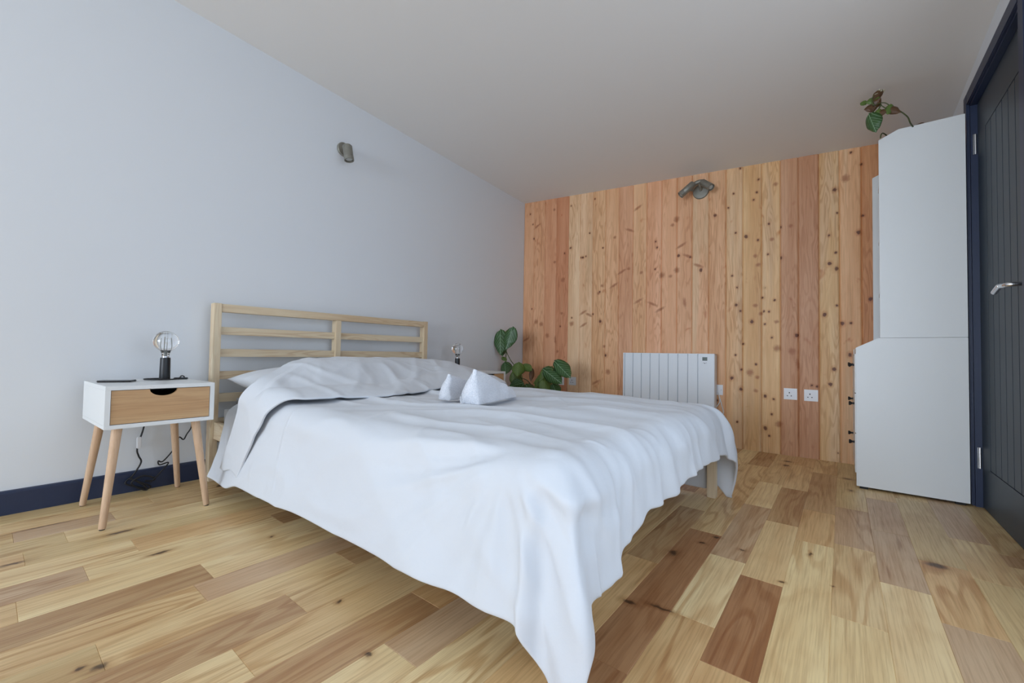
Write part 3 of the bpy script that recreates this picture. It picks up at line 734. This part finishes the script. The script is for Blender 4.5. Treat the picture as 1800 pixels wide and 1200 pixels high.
# ------------------------------------------------------------------ nightstands
def nightstand(x0, x1, y0, y1, lab, rot=0.):
    t = thing('nightstand', lab, 'nightstand', ((x0+x1)/2, (y0+y1)/2, 0), 'white nightstands beside the bed')
    t.rotation_euler = (0, 0, math.radians(rot))
    z0, z1, th = .381, .547, .016
    obj('case_top', nbox(x0, x1, y0, y1, z1-th, z1, bev=.001), M_white, t)
    obj('case_bottom', nbox(x0, x1, y0, y1, z0, z0+th, bev=.001), M_white, t)
    obj('case_side', nbox(x0, x1, y0, y0+th, z0+th, z1-th), M_white, t)
    obj('case_side', nbox(x0, x1, y1-th, y1, z0+th, z1-th), M_white, t)
    obj('back_panel', nbox(x0, x0+.006, y0+th, y1-th, z0+th, z1-th), M_white, t)
    # drawer front with a half-round finger notch in its top edge
    a, b, c, d = y0+th+.002, y1-th-.002, z0+th+.002, z1-th-.002
    m = (a+b)/2-.0; rr = .046; dp = .028
    top = [(b, d), (m+rr, d)]+[(m+rr*math.cos(q), d-dp*math.sin(q)) for q in [math.pi*k/16 for k in range(1, 16)]]+[(m-rr, d), (a, d)]
    poly = [(a, c), (b, c)]+top
    bm = bmesh.new()
    f = [bm.verts.new((x1-.004, y, z)) for y, z in poly]; g = [bm.verts.new((x1-.018, y, z)) for y, z in poly]
    n = len(poly); bm.faces.new(f); bm.faces.new(g[::-1])
    for i in range(n): bm.faces.new([f[i], g[i], g[(i+1) % n], f[(i+1) % n]])
    bmesh.ops.recalc_face_normals(bm, faces=bm.faces)
    dr = obj('drawer', bm, M_ash, t, label='wood veneer drawer front with a half round notch')
    bm = nbox(x0+.03, x1-.019, a+.004, a+.014, c+.004, d-.035); nbox(x0+.03, x1-.019, b-.014, b-.004, c+.004, d-.035, bm)
    nbox(x0+.03, x1-.019, a+.014, b-.014, c+.004, c+.010, bm); nbox(x0+.03, x0+.036, a+.014, b-.014, c+.010, d-.035, bm)
    obj('drawer_box', bm, M_dark, dr)
    for sx, sy in ((1, -1), (1, 1), (-1, -1), (-1, 1)):
        tx = (x1-.065) if sx > 0 else (x0+.065); ty = (y0+.050) if sy < 0 else (y1-.050)
        bx = tx+sx*.048; by = ty+sy*.040
        d_ = Vector((bx-tx, by-ty, -z0)); L_ = d_.length
        lg = lathe([(0, 0), (.0095, 0), (.0115, .004), (.0165, L_-.02), (.017, L_), (0, L_)], (bx, by, .003), -d_, 20)
        l = autosmooth(obj('leg', lg, M_beech, t))
        obj('foot_pad', lathe([(0, 0), (.0085, 0), (.0085, .004), (0, .004)], (bx, by, 0), seg=14), M_dark, l)
    return t
nightstand(-2.640, -2.208, .288, .645, 'white nightstand left of the bed with a wooden drawer, phone on top', 1.6)
nightstand(-2.655, -2.232, 2.375, 2.740, 'white nightstand on the far side of the bed, partly hidden by towels')

def bulb_lamp(x, y, z, lab, cord, box_dir):
    t = thing('table_lamp', lab, 'lamp', (x, y, z), 'bare bulb lamps on the nightstands')
    autosmooth(obj('lamp_holder', lathe([(0, 0), (.0205, 0), (.021, .002), (.0195, .100), (.0185, .105), (.015, .105), (.015, .09), (0, .09)], (x, y, z), seg=32), M_black, t))
    obj('bulb_cap', lathe([(0, 0), (.013, 0), (.0135, .02), (0, .02)], (x, y, z+.091), seg=20), M_chrome, t)
    pr = [(.0135, 0)]
    R0 = .0485; zc = .074
    for k in range(21):
        a = math.radians(-66)+math.radians(156)*k/20; pr.append((R0*math.cos(a), zc+R0*math.sin(a)))
    pr[0] = (.0135, 0); pr[-1] = (0, zc+R0)
    pr.insert(1, (.0145, .012))
    inner = [(max(0, r-.0010), h-.0004) for r, h in pr][::-1]
    b = obj('bulb', lathe(pr+inner[:], (x, y, z+.108), seg=40), M_glass, t, True, label='clear round glass bulb')
    f = tube([(x, y, z+.112), (x, y, z+.150)], .003, None, 8, 2)
    for k in range(4):
        a = k*math.pi/2
        tube([(x+.003*math.cos(a), y+.003*math.sin(a), z+.150), (x+.011*math.cos(a), y+.011*math.sin(a), z+.158), (x+.009*math.cos(a), y+.009*math.sin(a), z+.190)], .0009, f, 6, 3)
    obj('filament', f, M_lens, b)
    obj('cord', tube(cord, .0031, None, 8, 6), M_cable, t, True, label='black fabric cord')
    # flat coil of spare cord and in-line dimmer beside the foot
    dx_, dy_ = box_dir
    bmx = nbox(-.028, .028, -.012, .012, 0, .009, bev=.003)
    bmesh.ops.rotate(bmx, verts=bmx.verts, cent=(0, 0, 0), matrix=Matrix.Rotation(math.radians(80), 3, 'Z'))
    bmesh.ops.translate(bmx, verts=bmx.verts, vec=(x+dx_, y+dy_, z)); obj('dimmer', bmx, M_black, t)
    return t
zt = .5475
bulb_lamp(-2.52, .538, zt, 'black table lamp with a clear globe bulb on the left nightstand',
          [(-2.538, .540, zt+.006), (-2.57, .52, zt+.004), (-2.56, .475, zt+.004), (-2.525, .47, zt+.004), (-2.48, .50, zt+.004), (-2.48, .57, zt+.004), (-2.53, .60, zt+.010), (-2.60, .62, zt+.012), (-2.65, .645, zt+.003), (-2.668, .665, .50), (-2.672, .668, .40), (-2.674, .690, .30), (-2.682, .672, .25), (-2.684, .66, .225), (-2.680, .64, .24), (-2.680, .625, .19), (-2.680, .58, .13), (-2.676, .56, .135), (-2.676, .565, .115), (-2.676, .60, .12), (-2.672, .575, .085), (-2.670, .53, .035)], (.0, .062))
bulb_lamp(-2.50, 2.437, zt, 'black table lamp with a clear globe bulb on the far nightstand',
          [(-2.518, 2.44, zt+.006), (-2.53, 2.47, zt+.004), (-2.48, 2.53, zt+.004), (-2.46, 2.60, zt+.004), (-2.50, 2.64, zt+.004), (-2.58, 2.66, zt+.004), (-2.645, 2.68, zt+.004), (-2.668, 2.69, .50), (-2.675, 2.69, .2)], (-.01, .10))
# spare cable tangle under the left nightstand with a pale in-line switch
cab = thing('power_cable', 'black power cable with a pale in-line switch hanging tangled against the skirting', 'cable', (-2.69, .5, 0))
obj('cord', tube([(-2.69, .512, .38), (-2.69, .50, .30), (-2.690, .487, .245), (-2.690, .480, .20), (-2.690, .487, .17), (-2.690, .497, .14), (-2.690, .480, .10), (-2.688, .463, .075), (-2.684, .444, .06), (-2.680, .446, .045), (-2.676, .49, .022), (-2.672, .525, .010), (-2.668, .53, .02), (-2.670, .49, .05), (-2.676, .455, .07), (-2.674, .47, .062), (-2.668, .505, .03), (-2.664, .52, .008), (-2.664, .50, .012), (-2.668, .46, .05), (-2.670, .50, .075), (-2.672, .54, .06), (-2.672, .545, .045), (-2.668, .51, .048)], .0036, None, 8, 6), M_cable, cab, True)
sw = nbox(-.007, .007, -.009, .009, -.028, .028, bev=.003); bmesh.ops.translate(sw, verts=sw.verts, vec=(-2.690, .486, .235))
obj('inline_switch', sw, M_plastic, cab, label='pale translucent in-line switch')
# phone
bm = nbox(-.032, .032, -.058, .058, 0, .008, bev=.003)
bmesh.ops.rotate(bm, verts=bm.verts, cent=(0, 0, 0), matrix=Matrix.Rotation(math.radians(-28), 3, 'Z'))
bmesh.ops.translate(bm, verts=bm.verts, vec=(-2.47, .365, zt)); ph = obj('phone', bm, M_phone); tag(ph, 'black phone lying flat on the left nightstand', 'phone')

# ------------------------------------------------------------------ electric radiator
rad = thing('radiator', 'white slatted electric radiator with a small display on the timber wall', 'radiator', (-1.15, 3.56, .12))
rx0, rx1, ry, rt, rb_ = -1.530, -.780, 3.523, .722, .14
gx = [-1.530, -1.512, -1.437, -1.362, -1.286, -1.209, -1.134, -1.056, -.979, -.902]
obj('back_shell', nbox(rx0, rx1, ry+.012, BY-.022, rb_, rt-.006, bev=.004), M_rad, rad)
for k in range(len(gx)-1):
    obj('fin', nbox(gx[k]+.0022, gx[k+1]-.0022, ry, ry+.016, rb_, rt-.001, bev=.0025), M_rad, rad)
pn = obj('control_column', nbox(gx[-1]+.0022, rx1, ry-.001, ry+.020, rb_, rt, bev=.004), M_rad, rad)
obj('display', nbox(-.868, -.832, ry-.003, ry-.0005, .668, .696), M_screen, pn, label='small grey display')
bt = lathe([(0, 0), (.004, 0), (.004, .002), (0, .002)], (-.850, ry-.001, .648), (0, -1, 0), 12)
for k in (-1, 1): lathe([(0, 0), (.0025, 0), (.0025, .002), (0, .002)], (-.850+k*.011, ry-.001, .651), (0, -1, 0), 10, bt)
obj('button', bt, plain('grey_button', (.12, .13, .15, 1), .4), pn)
obj('top_cap', nbox(rx0, rx1, ry+.002, BY-.024, rt-.004, rt+.001, bev=.002), M_rad, rad)
for x in (-1.40, -.92): obj('wall_bracket', nbox(x, x+.03, BY-.03, BY, .35, .45), M_rad, rad)
obj('power_cord', tube([(-.785, 3.59, .30), (-.760, 3.605, .345), (-.765, 3.612, .39), (-.775, 3.614, .42)], .0035, None, 8, 6), M_wcable, rad, True)
obj('power_cord', tube([(-.800, 3.58, .20), (-.735, 3.60, .25), (-.748, 3.612, .33), (-.768, 3.614, .40)], .0035, None, 8, 6), M_wcable, rad, True)

# ------------------------------------------------------------------ wall plates
def plate(x, z, lab, kind='socket', wdt=.086, mirror=1):
    t = thing('wall_socket' if kind == 'socket' else 'fused_switch', lab, 'socket' if kind == 'socket' else 'switch', (x, BY, z), 'white plates on the timber wall' if kind == 'socket' else None)
    y = BY-.0005
    bm = nbox(x-wdt/2, x+wdt/2, y-.009, y, z-.043, z+.043, bev=.003)
    obj('face_plate', bm, M_plastic, t)
    if kind == 'socket':
        bm = nbox(x-.0065-.003, x-.0065+.003, y-.0098, y-.0085, z+.004, z+.013)
        for s in (-1, 1): nbox(x-.0065+s*.0115-.0035, x-.0065+s*.0115+.0035, y-.0098, y-.0085, z-.0165, z-.011, bm)
        obj('pin_hole', bm, M_dark, t, label='three dark pin holes')
        bm = nbox(x+.0135, x+.0245, y-.0125, y-.0085, z+.008, z+.026, bev=.0015); obj('rocker', bm, M_plastic, t)
    else:
        bm = nbox(x-.012, x+.002, y-.0130, y-.0085, z+.004, z+.026, bev=.0015); obj('rocker', bm, M_plastic, t)
        ms = plain('plate_screw', (.35, .36, .4, 1), .4)
        for ox, oz in ((-.006, -.026), (.028, 0)): obj('screw', lathe([(0, 0), (.0028, 0), (.0028, .0012), (0, .0012)], (x+ox, y-.0088, z+oz), (0, -1, 0), 12), ms, t)
    return t
plate(-.296, .442, 'white single socket, left of the pair nearest the white dresser')
plate(-.175, .440, 'white single socket, right of the pair nearest the white dresser')
plate(-2.092, .438, 'white single socket right of its twin, at the tip of a begonia leaf')
plate(-2.228, .432, 'white single socket mostly covered by begonia leaves, left of its twin')
plate(-.779, .440, 'white fused switch plate just right of the radiator', 'switch')

# ------------------------------------------------------------------ spot lights
def spot_head(t, top, bot, r):
    top = Vector(top); bot = Vector(bot); d = bot-top; L = d.length
    h = autosmooth(obj('spot_head', lathe([(0, 0), (r*.85, 0), (r, .006), (r, L*.72), (r*.96, L*.73), (r*.96, L*.76), (r*1.03, L*.77), (r*1.03, L), (r*.85, L), (r*.82, L-.012), (0, L-.012)], top, d, 32), M_pewter, t))
    obj('lens', lathe([(0, 0), (r*.78, 0), (r*.70, .004), (0, .006)], bot-d.normalized()*.012, d, 28), M_lens, h)
s1 = thing('wall_spotlight', 'single pewter wall spotlight high above the left end of the headboard', 'wall light', (AX, 1.508, 2.094))
autosmooth(obj('base_plate', lathe([(0, 0), (.047, 0), (.048, .010), (.044, .016), (.014, .018), (0, .018)], (AX, 1.508, 2.094), (1, 0, 0), 40), M_pewter, s1))
obj('arm', tube([(AX+.012, 1.508, 2.090), (AX+.04, 1.512, 2.088), (AX+.065, 1.517, 2.078)], .0095, None, 12), M_pewter, s1, True)
spot_head(s1, (AX+.085, 1.488, 2.090), (AX+.105, 1.494, 1.985), .031)
s2 = thing('double_spotlight', 'pewter wall light with two spot heads splayed apart on the timber wall', 'wall light', (-.905, BY, 2.05))
by = BY-.0005
autosmooth(obj('base_plate', lathe([(0, 0), (.062, 0), (.063, .010), (.057, .017), (.015, .020), (0, .020)], (-.908, by, 2.055), (0, -1, 0), 40), M_pewter, s2))
obj('arm', tube([(-.975, by-.055, 2.06), (-.955, by-.06, 2.10), (-.905, by-.062, 2.118), (-.858, by-.06, 2.10), (-.842, by-.055, 2.07)], .017, None, 14), M_pewter, s2, True)
obj('arm_boss', tube([(-.905, by-.012, 2.062), (-.905, by-.04, 2.085), (-.905, by-.062, 2.112)], .012, None, 12), M_pewter, s2, True)
spot_head(s2, (-.945, by-.085, 2.105), (-1.035, by-.13, 2.015), .027)
spot_head(s2, (-.880, by-.085, 2.100), (-.800, by-.13, 2.025), .027)

# ------------------------------------------------------------------ dresser with hutch
dr = thing('dresser', 'white dresser with drawers and a tall open hutch, side on beside the dark door', 'dresser', (.27, 3.3, 0))
dy0, dy1 = 2.975, 3.60; th = .018; bx = CX-.024
base = [(.057, .012), (.057, .763), (.150, .815), (bx, .815), (bx, .012)]
obj('base_side_panel', prism(base, dy0, dy0+th, bev=.0008), M_white, dr)
obj('base_side_panel', prism(base, dy1-th, dy1, bev=.0008), M_white, dr)
hut = [(.158, .8165), (.158, 1.888), (.238, 1.924), (bx, 1.924), (bx, .8165)]
obj('hutch_side_panel', prism(hut, dy0, dy0+th, bev=.0008), M_white, dr)
obj('hutch_side_panel', prism(hut, dy1-th, dy1, bev=.0008), M_white, dr)
obj('worktop', nbox(.165, bx-.007, dy0+th, dy1-th, .797, .815), M_white, dr)
obj('front_strip', nbox(.060, .078, dy0+th, dy1-th, .735, .762), M_white, dr)
obj('sloping_front_edge', prism([(.061, .7625), (.150, .798), (.1645, .798), (.1645, .814), (.150, .814), (.061, .764)], dy0+th, dy1-th), M_white, dr)
obj('plinth', nbox(.085, .100, dy0+th, dy1-th, .012, .075), M_white, dr)
obj('back_panel', nbox(bx-.006, bx, dy0+th, dy1-th, .012, 1.80), M_white, dr)
for z in (1.10, 1.44, 1.78): obj('shelf', nbox(.185, bx-.007, dy0+th, dy1-th, z, z+.018), M_white, dr)
for z0, z1 in ((.515, .730), (.295, .510), (.078, .290)):
    d = obj('drawer', nbox(.052, .068, dy0+th+.003, dy1-th-.003, z0, z1, bev=.0015), M_white, dr)
    for y in (dy0+.13, dy1-.13):
        k = lathe([(0, 0), (.0065, 0), (.005, .010), (.011, .018), (.0125, .023), (.009, .026), (0, .026)], (.052, y, (z0+z1)/2+.045), (-1, 0, 0), 18)
        autosmooth(obj('knob', k, M_black, d, label='small black drawer knob'))
for x, y in ((.07, dy0+.004), (.07, dy1-.03), (bx-.05, dy0+.004), (bx-.05, dy1-.03)): obj('glide', nbox(x, x+.035, y, y+.02, 0, .012), M_dark, dr)

# ------------------------------------------------------------------ plants
def leaf_bm(L, W, curl, droop, bm):
    """asymmetric heart-shaped leaf, base at origin, tip along +Y, face up +Z"""
    n, m = 14, 12; rows = []
    uvl = bm.loops.layers.uv.verify()
    prof = [(0, .0), (.04, .30), (.10, .62), (.2, .88), (.32, 1.0), (.45, .97), (.6, .80), (.75, .53), (.88, .26), (.96, .09), (1, .0)]
    g = {}
    for i in range(n+1):
        v = i/n; row = []
        wv = interp(v, prof)
        for j in range(m+1):
            s = -1+2*j/m
            side = 1.12 if s < 0 else .88
            x = s*W/2*wv*side
            lobe = -.16*L*(abs(s)**1.5)*sst(.45, 0, v)*(1.15 if s < 0 else .8)
            y = v*L+lobe+.012*L*math.sin(abs(s)*3.1+v*22)*abs(s)
            z = -curl*W*(s*s)*wv*.35-droop*L*v*v*.55+.02*L*math.sin(v*15)*abs(s)
            vt = bm.verts.new((x, y, z)); g[vt] = (.5+s*.5*wv, v); row.append(vt)
        rows.append(row)
    fl = []
    for i in range(n):
        for j in range(m):
            f = bm.faces.new([rows[i][j], rows[i][j+1], rows[i+1][j+1], rows[i+1][j]]); fl.append(f)
            for l in f.loops: l[uvl].uv = g[l.vert]
    return bm
def add_leaf(plant, base, tip, up, W, mat, curl=.5, droop=.3, lab=None):
    base = Vector(base); tip = Vector(tip); y = (tip-base); L = y.length; y.normalize()
    up = Vector(up); x = y.cross(up).normalized(); z = x.cross(y).normalized()
    bm = bmesh.new(); leaf_bm(L, W, curl, droop, bm)
    Mx = Matrix(((x.x, y.x, z.x), (x.y, y.y, z.y), (x.z, y.z, z.z)))
    for v in bm.verts: v.co = Mx @ v.co+base
    o = obj('leaf', bm, mat, plant, True, label=lab)
    md = o.modifiers.new('thickness', 'SOLIDIFY'); md.thickness = .0007
    return o
def pot(t, x, y, z, r, h):
    autosmooth(obj('pot', lathe([(0, 0), (r*.72, 0), (r*.94, h*.82), (r*1.05, h*.82), (r*1.05, h), (r*.95, h), (r*.9, h*.88), (0, h*.88)], (x, y, z), seg=36), M_pot, t))
    obj('soil', lathe([(r*.90, h*.885), (r*.4, h*.91), (0, h*.90)], (x, y, z), seg=30), M_soil, t, True)
pl = thing('begonia_plant', 'tall leggy begonia with winged green leaves in the corner behind the far nightstand', 'plant', (-2.30, 3.28, 0))
pot(pl, -2.30, 3.28, 0, .12, .20)
T = Vector((-.35, -1, .25))    # leaves face the room
def P(x, z, y=3.2): return Vector((x, y, z))
st = [[(-2.30, 3.28, .17), (-2.31, 3.24, .30), (-2.36, 3.2, .38), (-2.45, 3.2, .53), (-2.55, 3.2, .64), (-2.60, 3.2, .72), (-2.62, 3.2, .78)],
      [(-2.60, 3.2, .72), (-2.605, 3.2, .66), (-2.60, 3.2, .60)],
      [(-2.49, 3.2, .57), (-2.44, 3.2, .585), (-2.42, 3.19, .56)],
      [(-2.31, 3.28, .17), (-2.28, 3.24, .32), (-2.22, 3.2, .42), (-2.14, 3.18, .50), (-2.06, 3.17, .55), (-2.00, 3.17, .575)],
      [(-2.27, 3.24, .34), (-2.33, 3.2, .44), (-2.40, 3.18, .47)]]
for s in st: obj('stem', tube(s, .0055, None, 8, 6, .003), M_stem, pl, True)
LV = [  # base (x,z), tip (x,z), width, material, dy
 ((-2.66, .90), (-2.62, .68), .17, M_leaf, -.02), ((-2.53, .93), (-2.57, .73), .15, M_leaf, 0.), ((-2.70, .84), (-2.64, .66), .13, M_leaf, .04),
 ((-2.60, .92), (-2.55, .80), .10, M_leaf2, .03), ((-2.63, .655), (-2.54, .635), .05, M_leaf2, -.02),
 ((-2.61, .60), (-2.56, .49), .14, M_leaf, .0), ((-2.42, .60), (-2.40, .48), .15, M_leaf2, -.03), ((-2.47, .52), (-2.44, .36), .15, M_leaf2, .0),
 ((-2.40, .585), (-2.27, .54), .09, M_leaf2, .03), ((-2.30, .545), (-2.285, .44), .06, M_leafr, .03),
 ((-2.38, .42), (-2.50, .38), .14, M_leaf, -.03), ((-2.36, .40), (-2.28, .33), .14, M_leaf, .02),
 ((-2.15, .55), (-2.02, .56), .08, M_leaf2, .0), ((-2.08, .57), (-2.17, .43), .13, M_leaf2, .0), ((-2.12, .50), (-2.26, .42), .13, M_leaf2, .03),
 ((-2.10, .55), (-1.90, .45), .16, M_leaf, -.05), ((-2.00, .62), (-1.82, .49), .15, M_leaf, -.02), ((-2.02, .64), (-2.00, .56), .09, M_leaf, .02),
 ((-2.12, .46), (-2.10, .34), .15, M_leaf2, -.02), ((-2.16, .45), (-2.24, .34), .14, M_leaf2, .02), ((-2.06, .42), (-1.98, .33), .12, M_leaf, .02)]
for k, (b, t_, wd, mt, dy) in enumerate(LV):
    up = Vector((R.uniform(.3, .9), -.8, R.uniform(-.05, .4)))
    add_leaf(pl, (b[0], 3.19+dy, b[1]), (t_[0], 3.17+dy-.02, t_[1]), up, wd*.88, mt, R.uniform(.3, .7), R.uniform(-.1, .2))
# trailing one on top of the dresser
p2 = thing('trailing_begonia', 'sparse begonia with russet and green leaves trailing from the top of the white dresser', 'plant', (.36, 3.22, 1.798))
pot(p2, .38, 3.22, 1.798, .055, .075)
yy = 2.90
for s in ([(.37, 3.2, 1.87), (.335, 3.08, 1.90), (.285, 2.955, 1.925), (.268, 2.92, 1.955), (.235, 2.90, 1.99), (.205, 2.895, 2.02), (.18, 2.89, 2.045), (.158, 2.885, 2.048), (.135, 2.88, 2.042)],
          [(.155, yy, 2.048), (.135, yy, 2.02), (.118, yy, 1.995)], [(.165, yy, 2.048), (.152, yy, 2.015)],
          [(.135, 2.88, 2.042), (.128, 2.88, 2.075), (.138, 2.88, 2.10)], [(.205, 2.895, 2.02), (.185, 2.89, 2.015), (.165, 2.885, 2.035)]):
    obj('stem', tube(s, .0040, None, 8, 6, .0018), M_stem, p2, True)
obj('stem', tube([(.36, 3.21, 1.87), (.24, 3.10, 1.90), (.185, 3.0, 1.925), (.170, 2.965, 1.915), (.165, 2.955, 1.89)], .003, None, 8, 6), M_stem, p2, True)
fl_ = bmesh.new()
for k in range(9):
    a = k*2.4; lathe([(0, -.005), (.005, 0), (0, .005)], (.165+.013*math.cos(a), 2.90+.013*math.sin(a), 2.118+.006*math.sin(k*1.9)), (math.cos(a), math.sin(a), .4), 8, fl_)
tube([(.138, 2.88, 2.10), (.155, 2.89, 2.108), (.165, 2.90, 2.115)], .0018, fl_, 6, 4)
obj('flower_cluster', fl_, plain('cream_petals', (.55, .52, .38, 1), .7), p2, True)
LV2 = [((.118, 1.995), (.142, 1.895), .075, M_leaf), ((.150, 2.085), (.100, 2.070), .045, M_leaf2), ((.165, 2.115), (.130, 2.075), .04, M_leafr),
       ((.14, 2.045), (.095, 2.035), .045, M_leafr), ((.14, 2.040), (.165, 2.075), .045, M_leafr), ((.10, 2.085), (.082, 2.062), .03, M_leaf2),
       ((.152, 2.015), (.148, 1.955), .04, M_leaf2), ((.155, 2.0), (.185, 1.99), .035, M_leafr), ((.19, 2.01), (.24, 1.968), .04, M_leafr), ((.20, 2.025), (.19, 1.975), .04, M_leaf2)]
for k, (b, t_, wd, mt) in enumerate(LV2):
    up = Vector((R.uniform(-.5, .5), -1, R.uniform(-.5, .1)))
    add_leaf(p2, (b[0], yy-.01, b[1]), (t_[0], yy-.02, t_[1]), up, wd, mt, .6, .1)
add_leaf(p2, (.335, 3.02, 1.945), (.305, 3.0, 1.925), (0, -1, .2), .03, M_leafr, .5, .1)
obj('stem', tube([(.37, 3.2, 1.87), (.355, 3.1, 1.91), (.335, 3.02, 1.945)], .002, None, 6, 4), M_stem, p2, True)

for o in bpy.data.objects:
    if '_o' in o: del o['_o']
